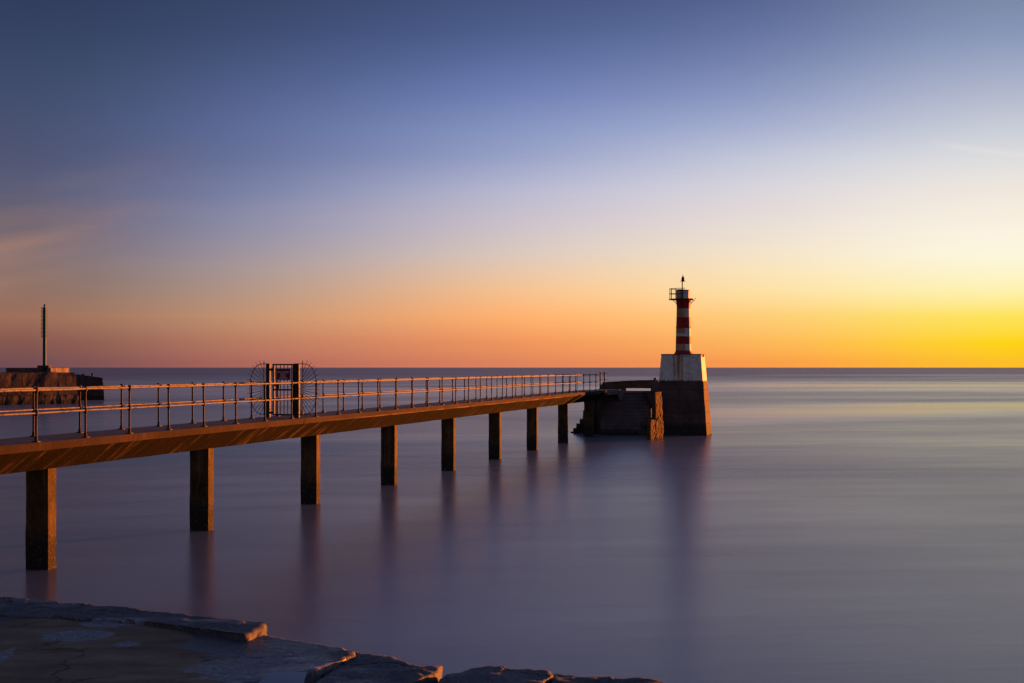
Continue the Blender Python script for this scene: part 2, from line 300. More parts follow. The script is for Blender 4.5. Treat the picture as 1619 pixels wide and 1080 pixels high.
# painted render of the lighthouse: bands with chips and rust runs
def paint_mat(name, bands=None, white=(0.62,0.60,0.57), rust_amt=0.6, runs=None):
    m, t, b = new_mat(name); v = coords(t)
    g = t.nodes.new('ShaderNodeNewGeometry'); sp = t.nodes.new('ShaderNodeSeparateXYZ'); t.links.new(g.outputs['Position'], sp.inputs[0])
    z = sp.outputs[2]
    wh = ramp(t, tnoise(t, v, 2.2, 5, 0.65), [(0.3, tuple(x*0.72 for x in white)), (0.55, white), (0.75, tuple(min(x*1.12, 0.8) for x in white))])
    col = wh
    if bands:
        red = ramp(t, tnoise(t, v, 3.0, 5, 0.6), [(0.3, (0.26,0.010,0.012)), (0.7, (0.45,0.03,0.03))])
        zz = math_node(t, 'ADD', z, math_node(t, 'MULTIPLY', math_node(t, 'SUBTRACT', tnoise(t, v, 9, 3), 0.5), 0.03))
        f = None
        for lo, hi in bands:
            w = math_node(t, 'MULTIPLY', math_node(t, 'GREATER_THAN', zz, lo), math_node(t, 'LESS_THAN', zz, hi))
            f = w if f is None else math_node(t, 'MAXIMUM', f, w)
        # peeling: old brown render shows through on the side away from the sea light
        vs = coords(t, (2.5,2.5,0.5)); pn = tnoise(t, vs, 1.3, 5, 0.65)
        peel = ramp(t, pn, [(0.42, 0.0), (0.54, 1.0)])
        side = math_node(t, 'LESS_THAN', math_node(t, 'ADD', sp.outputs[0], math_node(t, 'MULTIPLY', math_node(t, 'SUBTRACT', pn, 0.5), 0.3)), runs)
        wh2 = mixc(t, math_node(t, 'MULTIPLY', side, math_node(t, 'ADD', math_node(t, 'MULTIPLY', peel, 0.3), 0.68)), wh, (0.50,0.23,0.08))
        patch = math_node(t, 'MULTIPLY', math_node(t, 'GREATER_THAN', z, 6.56), math_node(t, 'LESS_THAN', z, 6.74))
        wh2 = mixc(t, patch, wh2, wh)
        col = mixc(t, f, wh2, red)
    vs = coords(t, (4.5,4.5,0.22)); s = tnoise(t, vs, 1.0, 4, 0.6)
    top = math_node(t, 'MULTIPLY', ramp(t, s, [(0.56, 0.0), (0.70, 1.0)]), rust_amt)
    col = mixc(t, top, col, (0.22,0.085,0.03))
    if not bands:    # broad rust run below the tower foot, fading down
        for x0, w, am in ((10.70, 0.10, 0.8), (10.98, 0.2, 1.0), (11.22, 0.1, 0.9), (11.75, 0.03, 0.5), (12.25, 0.03, 0.45)):
            xm = math_node(t, 'SUBTRACT', 1.0, math_node(t, 'DIVIDE', math_node(t, 'ABSOLUTE', math_node(t, 'SUBTRACT', math_node(t, 'ADD', sp.outputs[0], math_node(t, 'MULTIPLY', s, 0.15)), x0+0.075)), w), clamp=True)
            zm = math_node(t, 'DIVIDE', math_node(t, 'SUBTRACT', z, 3.0 if am > 0.6 else 4.7), 1.2 if am > 0.6 else 0.7, clamp=True)
            col = mixc(t, math_node(t, 'MULTIPLY', math_node(t, 'MULTIPLY', xm, zm), am), col, (0.36,0.13,0.02))
        gz_ = math_node(t, 'ADD', z, math_node(t, 'MULTIPLY', math_node(t, 'SUBTRACT', tnoise(t, coords(t, (3,3,0.6)), 2.0, 5, 0.7), 0.5), 0.5))
        col = mixc(t, math_node(t, 'SUBTRACT', 1.0, math_node(t, 'DIVIDE', math_node(t, 'SUBTRACT', gz_, 3.56), 0.10, clamp=True), clamp=True), col, (0.13,0.095,0.07))
        vc = t.nodes.new('ShaderNodeTexVoronoi'); vc.feature = 'DISTANCE_TO_EDGE'; vc.inputs['Scale'].default_value = 0.9
        t.links.new(coords(t, (1,1,1), 0.4), vc.inputs['Vector'])
        ck = math_node(t, 'MULTIPLY', math_node(t, 'LESS_THAN', vc.outputs[0], 0.012), ramp(t, tnoise(t, v, 1.0, 2), [(0.48, 0.0), (0.56, 0.8)]))
        col = mixc(t, ck, col, (0.12,0.10,0.08))
    t.links.new(col, b.inputs['Base Color']); b.inputs['Roughness'].default_value = 0.7; b.inputs['Specular IOR Level'].default_value = 0.3
    bump(t, b, tnoise(t, v, 12, 5, 0.7), 0.5, 0.02)
    return m
MAT['plinth'] = paint_mat('white_plinth_paint', white=(0.8,0.75,0.62), rust_amt=0.25)
MAT['tower'] = paint_mat('banded_tower_paint', bands=[(4.0,5.60),(6.03,6.54),(7.09,7.81),(8.40,9.04)], white=(0.72,0.68,0.6), rust_amt=0.3, runs=11.52)
MAT['cabin'] = paint_mat('white_cabin_paint', white=(0.7,0.7,0.72), rust_amt=0.2)
MAT['redpaint'] = metal_mat('red_gallery_paint', (0.16,0.02,0.02), (0.08,0.03,0.02), 0.5, 0.0, 0.6)

# sea under a long exposure: soft rough gloss with a milky veil
m, t, b = new_mat('sea'); MAT['sea'] = m
g = t.nodes.new('ShaderNodeNewGeometry'); sp = t.nodes.new('ShaderNodeSeparateXYZ'); t.links.new(g.outputs['Position'], sp.inputs[0])
X, Y = sp.outputs[0], sp.outputs[1]
mm = lambda *a, **k: math_node(t, *a, **k)
big = tnoise(t, coords(t, (0.010,0.022,1), -0.15), 1.0, 3, 0.5)
fine = tnoise(t, coords(t, (0.10,0.32,1), -0.1), 1.0, 4, 0.55)
vfine = tnoise(t, coords(t, (0.9,4.5,1), -0.12), 1.0, 3, 0.6)
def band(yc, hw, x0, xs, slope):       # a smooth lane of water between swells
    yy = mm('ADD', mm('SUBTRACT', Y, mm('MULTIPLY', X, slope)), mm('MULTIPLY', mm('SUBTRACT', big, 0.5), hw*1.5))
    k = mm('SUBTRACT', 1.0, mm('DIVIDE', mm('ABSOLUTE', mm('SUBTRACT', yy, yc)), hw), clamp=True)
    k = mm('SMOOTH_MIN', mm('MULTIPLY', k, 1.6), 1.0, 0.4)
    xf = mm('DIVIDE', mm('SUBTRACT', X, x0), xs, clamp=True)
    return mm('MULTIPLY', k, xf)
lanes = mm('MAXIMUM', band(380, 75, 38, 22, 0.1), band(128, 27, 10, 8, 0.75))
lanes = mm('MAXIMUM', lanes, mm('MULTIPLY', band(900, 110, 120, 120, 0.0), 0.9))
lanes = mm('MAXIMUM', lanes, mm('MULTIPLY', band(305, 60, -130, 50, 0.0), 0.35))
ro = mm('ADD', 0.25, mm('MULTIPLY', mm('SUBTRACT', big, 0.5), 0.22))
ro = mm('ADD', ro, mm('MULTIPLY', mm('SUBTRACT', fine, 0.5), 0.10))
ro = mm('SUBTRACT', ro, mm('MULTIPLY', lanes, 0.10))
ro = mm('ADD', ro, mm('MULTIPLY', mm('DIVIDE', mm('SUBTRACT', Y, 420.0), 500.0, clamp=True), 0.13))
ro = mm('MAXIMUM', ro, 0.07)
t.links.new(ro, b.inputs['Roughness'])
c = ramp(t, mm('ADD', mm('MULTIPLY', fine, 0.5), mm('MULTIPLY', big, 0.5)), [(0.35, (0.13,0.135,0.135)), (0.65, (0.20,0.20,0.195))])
c = mixc(t, mm('MULTIPLY', lanes, 0.8), c, (0.72,0.69,0.70))  # whitens the lanes to paint in the bright sky they reflect
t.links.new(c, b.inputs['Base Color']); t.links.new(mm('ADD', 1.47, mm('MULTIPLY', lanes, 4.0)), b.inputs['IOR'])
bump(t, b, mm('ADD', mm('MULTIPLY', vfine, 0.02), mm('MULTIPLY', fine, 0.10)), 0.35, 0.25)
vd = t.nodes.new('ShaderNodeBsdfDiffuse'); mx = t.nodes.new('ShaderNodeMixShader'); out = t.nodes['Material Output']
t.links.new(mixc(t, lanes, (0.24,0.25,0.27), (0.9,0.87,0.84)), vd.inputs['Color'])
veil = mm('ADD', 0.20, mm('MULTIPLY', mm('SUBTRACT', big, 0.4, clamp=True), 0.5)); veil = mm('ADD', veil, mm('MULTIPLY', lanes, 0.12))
t.links.new(veil, mx.inputs[0]); t.links.new(b.outputs[0], mx.inputs[1]); t.links.new(vd.outputs[0], mx.inputs[2]); t.links.new(mx.outputs[0], out.inputs['Surface'])

# quay stone: damp slabs, sand-stained concrete and wet films with painted sheen
def quay_mat(name, brown=None, wet_bias=0.0, pale=()):
    m, t, b = new_mat(name); v = coords(t)
    n1 = tnoise(t, v, 2.2, 6, 0.65); n2 = tnoise(t, v, 22, 6, 0.75); n3 = tnoise(t, coords(t, (1,2.2,1), 0.2), 1.3, 4, 0.6)
    c = ramp(t, n1, [(0.3, (0.03,0.028,0.029)), (0.5, (0.08,0.075,0.077)), (0.7, (0.165,0.155,0.16))])
    c = mixc(t, ramp(t, n2, [(0.3, 0.85), (0.48, 0.0)]), c, (0.03,0.028,0.032))
    c = mixc(t, mm2(t, 'MULTIPLY', ramp(t, tnoise(t, coords(t, (1,2.2,1), 0.25), 48, 4, 0.75), [(0.5, 0.0), (0.66, 1.0)]), 0.5), c, (0.36,0.35,0.38))
    wet = ramp(t, mm2(t, 'ADD', n3, wet_bias), [(0.47, 0.0), (0.56, 1.0)])
    if brown:
        g = t.nodes.new('ShaderNodeNewGeometry'); sp = t.nodes.new('ShaderNodeSeparateXYZ'); t.links.new(g.outputs['Position'], sp.inputs[0])
        (cx, cy, rx, ry, rot) = brown
        dx = mm2(t, 'SUBTRACT', sp.outputs[0], cx); dy = mm2(t, 'SUBTRACT', sp.outputs[1], cy)
        ux = mm2(t, 'ADD', mm2(t, 'MULTIPLY', dx, math.cos(rot)), mm2(t, 'MULTIPLY', dy, math.sin(rot)))
        uy = mm2(t, 'SUBTRACT', mm2(t, 'MULTIPLY', dy, math.cos(rot)), mm2(t, 'MULTIPLY', dx, math.sin(rot)))
        d = mm2(t, 'SQRT', mm2(t, 'ADD', mm2(t, 'POWER', mm2(t, 'ABSOLUTE', mm2(t, 'DIVIDE', ux, rx)), 2.0), mm2(t, 'POWER', mm2(t, 'ABSOLUTE', mm2(t, 'DIVIDE', uy, ry)), 2.0)))
        d = mm2(t, 'ADD', d, mm2(t, 'MULTIPLY', mm2(t, 'SUBTRACT', tnoise(t, v, 3.0, 6, 0.65), 0.5), 0.7))
        br = mm2(t, 'SUBTRACT', 1.0, mm2(t, 'DIVIDE', mm2(t, 'SUBTRACT', d, 0.97), 0.05, clamp=True), clamp=True)
        bc = ramp(t, tnoise(t, coords(t, (1,2.5,1), 0.15), 2.0, 6, 0.65), [(0.3, (0.12,0.07,0.038)), (0.5, (0.22,0.135,0.07)), (0.7, (0.34,0.225,0.13))])
        c = mixc(t, br, c, bc)
        wet = mm2(t, 'MULTIPLY', wet, mm2(t, 'SUBTRACT', 1.0, br, clamp=True))
    vk = t.nodes.new('ShaderNodeTexVoronoi'); vk.feature = 'DISTANCE_TO_EDGE'; vk.inputs['Scale'].default_value = 1.3
    vw = t.nodes.new('ShaderNodeVectorMath'); vw.operation = 'ADD'; nw = t.nodes.new('ShaderNodeTexNoise'); nw.inputs['Scale'].default_value = 4.0; nw.inputs['Detail'].default_value = 5
    t.links.new(v, nw.inputs['Vector']); sc2 = t.nodes.new('ShaderNodeVectorMath'); sc2.operation = 'SCALE'; sc2.inputs['Scale'].default_value = 0.35
    t.links.new(nw.outputs['Color'], sc2.inputs[0]); t.links.new(v, vw.inputs[0]); t.links.new(sc2.outputs[0], vw.inputs[1]); t.links.new(vw.outputs[0], vk.inputs['Vector'])
    crk = mm2(t, 'MULTIPLY', mm2(t, 'SUBTRACT', 1.0, mm2(t, 'DIVIDE', vk.outputs[0], 0.018), clamp=True), ramp(t, n1, [(0.42, 0.0), (0.55, 1.0)]))
    c = mixc(t, mm2(t, 'MULTIPLY', crk, 0.8), c, (0.012,0.011,0.012))
    pf = None
    if pale:      # wet patches whose sky sheen is painted in as pale colour
        g = t.nodes.new('ShaderNodeNewGeometry'); sp = t.nodes.new('ShaderNodeSeparateXYZ'); t.links.new(g.outputs['Position'], sp.inputs[0])
        wob = mm2(t, 'MULTIPLY', mm2(t, 'SUBTRACT', tnoise(t, coords(t, (1,1.8,1), 0.2), 5.0, 6, 0.7), 0.5), 1.6)
        for (px, py, rx, ry) in pale:
            cpt = G(px, py, 2.93); ex = (G(px+rx, py, 2.93)-cpt).x; ey = (G(px, py-ry, 2.93)-cpt).y
            dd = mm2(t, 'SQRT', mm2(t, 'ADD', mm2(t, 'POWER', mm2(t, 'ABSOLUTE', mm2(t, 'DIVIDE', mm2(t, 'SUBTRACT', sp.outputs[0], cpt.x), ex)), 2.0), mm2(t, 'POWER', mm2(t, 'ABSOLUTE', mm2(t, 'DIVIDE', mm2(t, 'SUBTRACT', sp.outputs[1], cpt.y), ey)), 2.0)))
            f = mm2(t, 'SUBTRACT', 1.0, mm2(t, 'DIVIDE', mm2(t, 'SUBTRACT', mm2(t, 'ADD', dd, wob), 0.9), 0.14, clamp=True), clamp=True)
            pf = f if pf is None else mm2(t, 'MAXIMUM', pf, f)
        c = mixc(t, mm2(t, 'MULTIPLY', pf, 0.8), c, ramp(t, tnoise(t, coords(t, (1,3,1), 0.2), 26, 5, 0.75), [(0.35, (0.05,0.05,0.055)), (0.62, (0.45,0.45,0.48))]))
    t.links.new(mixc(t, mm2(t, 'MULTIPLY', wet, 0.35), c, (0.06,0.06,0.07)), b.inputs['Base Color'])
    t.links.new(mm2(t, 'SUBTRACT', 0.8, mm2(t, 'MULTIPLY', wet, 0.42)), b.inputs['Roughness'])
    b.inputs['Specular IOR Level'].default_value = 0.5
    n4 = tnoise(t, coords(t, (1,2.0,1), 0.25), 60, 4, 0.7)
    hh = mm2(t, 'ADD', mm2(t, 'MULTIPLY', n2, 0.8), mm2(t, 'MULTIPLY', n4, 0.5)); hh = mm2(t, 'SUBTRACT', mm2(t, 'ADD', hh, mm2(t, 'MULTIPLY', n1, 0.5)), mm2(t, 'MULTIPLY', crk, 1.0))
    bump(t, b, hh, 0.9, 0.022)
    return m
mm2 = math_node

# ------------------------------------------------------------------ water
bm = bmesh.new()
R = 60000
vv = [bm.verts.new(p) for p in ((-R,-2000,0),(R,-2000,0),(R,R,0),(-R,R,0))]; bm.faces.new(vv)
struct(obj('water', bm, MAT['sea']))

# ------------------------------------------------------------------ quay in the foreground
quay_edge = [(-30, 27.5), (-16.5, 18.9), (-6.0, 12.38), (-3.67, 10.88), (-1.62, 9.55), (-1.0, 8.7), (-0.35, 8.3), (0.15, 7.95), (0.62, 7.72), (1.6, 7.2), (3.2, 6.2), (6, 3.0), (9, -3)]
bm = bmesh.new()
poly = [(x-0.02, y-0.14) for x, y in quay_edge]+[(9, -25), (-30, -25)]
add_prism(bm, poly, -1.0, 2.58)
struct(obj('quay', bm, MAT['base']))
def tilt(p): return 0.045*(0.72*p.x+0.69*p.y-5.5)      # slope added to keep the low sun off the slab tops
def slab(pxs, z0, thick, m, label, zf=None, *, name='stone_slab', amp=0.005, rnd=0.03, seed=0.0, cat='stone slab', c=None, fine=0.018):
    pts = [Vector(p) if len(p) == 3 else G(p[0], p[1], z0) for p in pxs]
    pts = [Vector((p.x, p.y)) for p in pts]
    ring = []
    for a, b_ in zip(pts, pts[1:]+pts[:1]):
        n = max(1, int((b_-a).length/fine))
        for i in range(n):
            p = a.lerp(b_, i/n)
            e = Vector((noise.noise((p.x*5, p.y*5, seed)), noise.noise((p.x*5, p.y*5, seed+9))))*0.03 + Vector((noise.noise((p.x*17, p.y*17, seed)), noise.noise((p.x*17, p.y*17, seed+9))))*0.016 + Vector((noise.noise((p.x*43, p.y*43, seed)), noise.noise((p.x*43, p.y*43, seed+9))))*0.009
            ring.append(p+e)
    c = sum(ring, Vector((0,0)))/len(ring) if c is None else Vector(c)
    bm = bmesh.new(); prev = None
    ext = max((p-c).length for p in ring); nr = max(12, int(ext/0.03))
    ts = [i/nr for i in range(1, nr)]+[1-0.5/nr, 1-0.2/nr, 1-0.08/nr, 1.0]
    def hz(p, d):
        z = z0+noise.noise((p.x*1.3, p.y*1.3, seed))*amp*0.8+noise.noise((p.x*5, p.y*5, seed))*amp+noise.noise((p.x*16, p.y*16, seed))*amp*0.55+noise.noise((p.x*40, p.y*40, seed))*amp*0.35
        z += tilt(p)
        if zf: z += zf(p)
        if d < rnd: z -= (rnd-math.sqrt(max(rnd*rnd-(rnd-d)**2, 0)))*0.55
        return z
    cv = bm.verts.new((c.x, c.y, hz(c, 9)))
    for t_ in ts:
        cur = []
        for p in ring:
            q = c+(p-c)*t_; cur.append(bm.verts.new((q.x, q.y, hz(q, (p-q).length))))
        n = len(cur)
        for i in range(n):
            j = (i+1) % n
            if prev is None: bm.faces.new((cv, cur[i], cur[j]))
            else: bm.faces.new((prev[i], cur[i], cur[j], prev[j]))
        prev = cur
    for k in range(1, 5):
        cur = []
        for v_, p in zip(prev, ring):
            o_ = noise.noise((p.x*9, p.y*9, k*0.7+seed))*0.03+noise.noise((p.x*30, p.y*30, k*1.7+seed))*0.015
            q = c+(p-c)*(1+o_/max((p-c).length, .1)); cur.append(bm.verts.new((q.x, q.y, v_.co.z-thick/4)))
        n = len(cur)
        for i in range(n): bm.faces.new((prev[i], cur[i], cur[(i+1)%n], prev[(i+1)%n]))
        prev = cur
    bm.faces.new(prev)
    o = obj(name, bm, m, smooth=True)
    tag(o, label, cat, 'slabs along the quay edge'); return o
PALE = ((125,985,58,7), (175,972,60,4), (202,997,22,3), (2,1006,18,8), (420,1032,120,17), (795,1068,36,5), (585,1066,26,5))
mq1 = quay_mat('kerb_stone_surface', wet_bias=-0.03, pale=PALE[:2]); mq2 = quay_mat('quay_slab_stone', brown=(-3.05, 7.55, 1.5, 2.1, -0.15), wet_bias=0.06, pale=PALE[:5]); mq3 = quay_mat('edge_slab_stone', wet_bias=-0.03, pale=PALE[5:])
slab([(-170,914),(0,934),(100,944),(200,955),(310,969),(419,983),(393,996),(300,984),(200,972),(100,966),(0,961),(-170,945)], 2.93, 0.2, mq1,
     'raised dark kerb stone at the back of the quay with an orange lit end', name='kerb_stone', seed=1.0, cat='kerb stone', rnd=0.03)
slab([(-250,945),(0,957),(200,968),(300,980),(421,1000),(490,1011),(560,1026),(556,1032),(500,1050),(440,1061),(330,1070),(255,1083),(200,1180),(-300,1180)], 2.88, 0.17, mq2,
     'large foreground slab stained brown on its left half and wet on its right half', zf=lambda p: 0.05*max(0.0, min(1.0, (-1.45-p.x)/1.7))*max(0.0, min(1.0, (p.y+p.x*0.62-6.6)/1.4)), seed=2.0, amp=0.004, rnd=0.03)
slab([(478,1082),(508,1060),(552,1039),(565,1028),(600,1034),(640,1042),(672,1050),(700,1050),(694,1058),(650,1074),(630,1095),(600,1160),(440,1160)], 2.855, 0.2, mq3,
     'cracked dark slab with two orange lit chips, just right of the large stained slab', seed=3.0, amp=0.012)
slab([(672,1090),(700,1066),(722,1058),(745,1055),(790,1056),(830,1058),(868,1064),(872,1070),(862,1082),(850,1160),(650,1160)], 2.845, 0.2, mq3,
     'rounded dark slab holding a pale wet patch, second from the right end of the quay edge', seed=4.0, amp=0.012)
slab([(864,1086),(876,1066),(900,1067),(940,1072),(985,1077),(1040,1082),(1130,1098),(1180,1160),(860,1160)], 2.835, 0.2, mq3,
     'low dark slab at the right end of the quay edge dropping to the sea', seed=5.0, amp=0.013)
# more paving behind and beside, outside the picture
m, t, b = new_mat('quay_paving'); MAT['paving'] = m
n = tnoise(t, coords(t), 2, 6, 0.65); t.links.new(ramp(t, n, [(0.3, (0.08,0.07,0.06)), (0.7, (0.18,0.15,0.13))]), b.inputs['Base Color']); b.inputs['Roughness'].default_value = 0.7
bm = bmesh.new(); add_prism(bm, [(-29,-24),(8,-24),(8,-3),(2.4,5.9),(1.2,6.0),(-5.2,6.0),(-6.2,10.6),(-16.3,17.6),(-29,25.5)]  , 2.582, 2.72); struct(obj('quay_paving', bm, MAT['paving']))
# still rain water in the gap between the slabs
m, t, b = new_mat('puddle'); b.inputs['Base Color'].default_value = (0.02,0.02,0.025,1); b.inputs['Roughness'].default_value = 0.06; b.inputs['IOR'].default_value = 1.33
bm = bmesh.new()
pz = 2.862
pl = [G(x, y, pz) for x, y in ((425,1064),(486,1062),(482,1074),(478,1092),(400,1094),(410,1078))]
bm.faces.new([bm.verts.new(p) for p in pl]); struct(obj('puddle', bm, m))

# ------------------------------------------------------------------ footbridge
d = Vector((math.sin(DAZ), math.cos(DAZ), 0)); q = Vector((-d.y, d.x, 0))     # along, and to the left
O = Vector((-17.8+0.2398*32.17, 32.17, 0))
ROT = -DAZ
def dz(s): return 2.89+0.0014*(s*d.y-1)
def W(s, qq, z): return O+d*s+q*qq+Vector((0,0,z))
bridge = thing('footbridge', 'long narrow concrete footbridge on single columns running out to the lighthouse', 'footbridge', W(0,0,0), ROT)
# local frame of the bridge: x = right (minus q), y = along
S0, S1 = -15.5, 69.0
prof = [(-0.20,0.0),(-0.20,-0.17),(-0.17,-0.185),(0.446,-0.655),(0.996,-0.655),(1.473,-0.185),(1.503,-0.17),(1.503,0.0)]
joints = [S0, -3.2, 14.98, 37.7, 52.0, S1]
def sec(s): return [(-a, s, dz(s)+z) for a, z in prof]
for a, b_ in zip(joints, joints[1:]):
    bm = bmesh.new(); n = int((b_-a)/1.0)
    rings = []
    for i in range(n+1):
        s = a+0.025+(b_-a-0.05)*i/n
        w = [Vector(p) for p in sec(s)]
        for k, p in enumerate(w):
            if k in (1, 2, 3): p.x += noise.noise((s*1.3, k*3.0, 0))*0.012; p.z += noise.noise((s*1.1, k*3.0, 5))*0.012
        rings.append([bm.verts.new(p) for p in w])
    for A, B in zip(rings, rings[1:]):
        for i in range(8):
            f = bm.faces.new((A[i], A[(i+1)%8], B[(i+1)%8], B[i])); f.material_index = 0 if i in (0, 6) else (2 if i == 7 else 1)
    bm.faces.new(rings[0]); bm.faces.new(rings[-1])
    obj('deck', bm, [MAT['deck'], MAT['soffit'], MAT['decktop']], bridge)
# paler band along the bottom of the edge is in the deck colour
bmc = bmesh.new()
add_box(bmc, -0.996, -0.446, 0, 0.33, -1.2, 2.7); rough_up(bmc, 0.25, 0.012, 3.0, 2.0)
column0 = obj('column', bmc, MAT['column'], bridge, (0, 1.24, 0), smooth=True)
for k in range(-2, 9):
    s = 1.24+8.26*k
    c = column0 if k == -2 else column0.copy()
    if k != -2: C.objects.link(c); c.parent = bridge
    c.location = (0, s, dz(s)-2.89-0.42); c.name = 'column'
# railings
def make_railing(qv, inward):
    r = thing_part('railing', bridge)
    return r
def part_empty(name, parent): 
    o = bpy.data.objects.new(name, None); C.objects.link(o); o.parent = parent; o.empty_display_size = 0.2; return o
bmp = bmesh.new()
add_tube(bmp, (0,0,0.0), (0,0,1.09), 0.024, 12)
for zz in (0.615, 1.10): add_lathe(bmp, [(0.026,zz-0.065),(0.040,zz-0.055),(0.046,zz),(0.040,zz+0.045),(0.02,zz+0.062)], 12)
add_lathe(bmp, [(0.034,0.0),(0.034,0.10),(0.026,0.11)], 12)
add_box(bmp, -0.075, 0.075, -0.06, 0.06, 0.0, 0.016)
for sx in (-0.052, 0.052): add_tube(bmp, (sx,0,0.016), (sx,0,0.036), 0.012, 6)
post0 = None
for qv in (0.0, 1.303):
    rl = bmesh.new()
    s0, s1 = -12.39-1.2, 66.08+0.75
    def hr(s, base): return dz(s)+base*(1-0.0009*(s))
    # the top rail carries the railing; the rest hangs off it
    def rail_bm(base, r):
        bm = bmesh.new(); prev = None; n = int((s1-s0)/2.065)*2
        for i in range(n+1):
            s = s0+(s1-s0)*i/n
            p = Vector((-qv+noise.noise((s*0.6, qv, base))*0.008, s, hr(s, base)+noise.noise((s*0.7, qv+4, base))*0.010))
            ringv = [bm.verts.new(p+Vector((math.cos(a)*r, 0, math.sin(a)*r))) for a in (2*math.pi*j/14 for j in range(14))]
            if prev: 
                for j in range(14): bm.faces.new((prev[j], prev[(j+1)%14], ringv[(j+1)%14], ringv[j]))
            else: bm.faces.new(ringv)
            prev = ringv
        bm.faces.new(prev); return bm
    root = obj('railing', rail_bm(1.10, 0.027), MAT['rail'], bridge, smooth=True)
    obj('mid_rail', rail_bm(0.615, 0.023), MAT['rail'], root, smooth=True)
    for k in range(-6, 33):
        s = 2.065*k
        if post0 is None: post0 = obj('post', bmp, MAT['post'], root, smooth=True); po = post0
        else: po = post0.copy(); C.objects.link(po); po.parent = root; po.name = 'post'
        po.location = (-qv, s, dz(s)+0.001); po.scale = (1, 1, 1-0.0009*s)
        po.rotation_euler = (rad(random.uniform(-.5,.5)), rad(random.uniform(-.5,.5)), 0)

# ------------------------------------------------------------------ gate across the bridge
sg = 15.35; gz = dz(sg)
GP = W(sg, 0.65, gz)
gate = thing('gate', 'tall locked steel bar gate with fans of radiating spikes on both sides of the footbridge', 'gate', GP, ROT)
gs = 1/(F/47.2)      # metres per photo pixel at the gate
def gx(px): return (px-447.0)*gs
def gzz(py): return (659.5-py)*gs
for (a, b_) in ((419.5, 425.8), (467.2, 475.2)):
    bm = bmesh.new(); add_box(bm, gx(a), gx(b_), -0.05, 0.05, 0, gzz(573.8))
    for zz in (0.25, 0.9, 1.5): add_tube(bm, (gx(b_)-0.002, 0, zz), (gx(b_)+0.012, 0, zz), 0.018, 6)
    obj('gate_post', bm, MAT['gatepost'], gate, bevel=0.006)
bm = bmesh.new()
fl, fr, fb, ft = gx(430), gx(466.5), gzz(656), gzz(574.5)
for x0, x1, z0, z1 in ((fl, fl+0.06, fb, ft), (fr-0.05, fr, fb, ft), (fl+0.06, fr-0.05, fb, fb+0.045), (fl+0.06, fr-0.05, ft-0.045, ft), (fl+0.06, fr-0.05, gzz(616.8), gzz(614.2))):
    add_box(bm, x0, x1, -0.025, 0.025, z0, z1)
leaf = obj('gate_leaf', bm, MAT['gatepost'], gate, bevel=0.003)
for px in (436.5, 443.2, 449.5, 455.6, 462.0):
    bm = bmesh.new(); add_tube(bm, (gx(px),0,fb+0.02), (gx(px),0,ft-0.02), 0.015, 8); obj('bar', bm, MAT['iron'], leaf, smooth=True)
bm = bmesh.new(); add_box(bm, gx(431.5), gx(441), -0.05, 0.05, gzz(609.5), gzz(605)); add_tube(bm, (gx(438), -0.05, gzz(607)), (gx(438), -0.10, gzz(607)), 0.016, 8)
add_box(bm, gx(438), gx(441), -0.03, 0.03, gzz(614), gzz(609.5)); obj('lock_box', bm, MAT['gatepost'], leaf, bevel=0.004)
for py in (583.5, 652): 
    bm = bmesh.new(); add_box(bm, gx(425.5), gx(431.5), -0.035, 0.035, gzz(py+1.6), gzz(py-1.6)); add_tube(bm, (gx(429), -0.04, gzz(py+2.4)), (gx(429), -0.04, gzz(py-2.4)), 0.014, 8); obj('hinge', bm, MAT['iron'], leaf)
for side in (-1, 1):
    bx = gx(415.4) if side < 0 else gx(480.6)
    bm = bmesh.new(); r = 0.012
    add_tube(bm, (bx,0,gzz(656.5)), (bx,0,gzz(569.5)), r*1.1, 8)
    zc = gzz(614.5); hh = gzz(574.5)-zc; ww = 24*gs
    xc = bx-side*11*gs     # where the spokes would meet
    arc = []
    for i in range(41):
        a = -math.pi/2+math.pi*i/40
        arc.append(Vector((bx+side*ww*abs(math.cos(a))**0.75, 0, zc+hh*math.sin(a))))
    # the ring stands proud and closes on the gate post
    px_ = gx(421) if side < 0 else gx(475.5)
    pts = [Vector((px_,0,zc-hh))]+arc+[Vector((px_,0,zc+hh))]
    add_path(bm, pts, r, 6)
    nsp = 19
    for i in range(nsp):
        a = rad(-80+160*i/(nsp-1)); dirv = Vector((side*math.cos(a), 0, math.sin(a)*1.25)).normalized()
        c0 = Vector((xc,0,zc))
        # start on the upright, finish beyond the ring
        t0 = (bx-xc)/dirv.x
        p0 = c0+dirv*t0
        if abs(p0.z-zc) > hh: continue
        best = min(arc, key=lambda p: (p-c0).normalized().cross(dirv).length if (p-c0).dot(dirv) > 0 else 9)
        t1 = (best-c0).dot(dirv)+0.12
        add_tube(bm, p0, c0+dirv*t1, r*0.9, 6, r*0.5)
    obj('spike_fan', bm, MAT['iron'], gate, smooth=True)
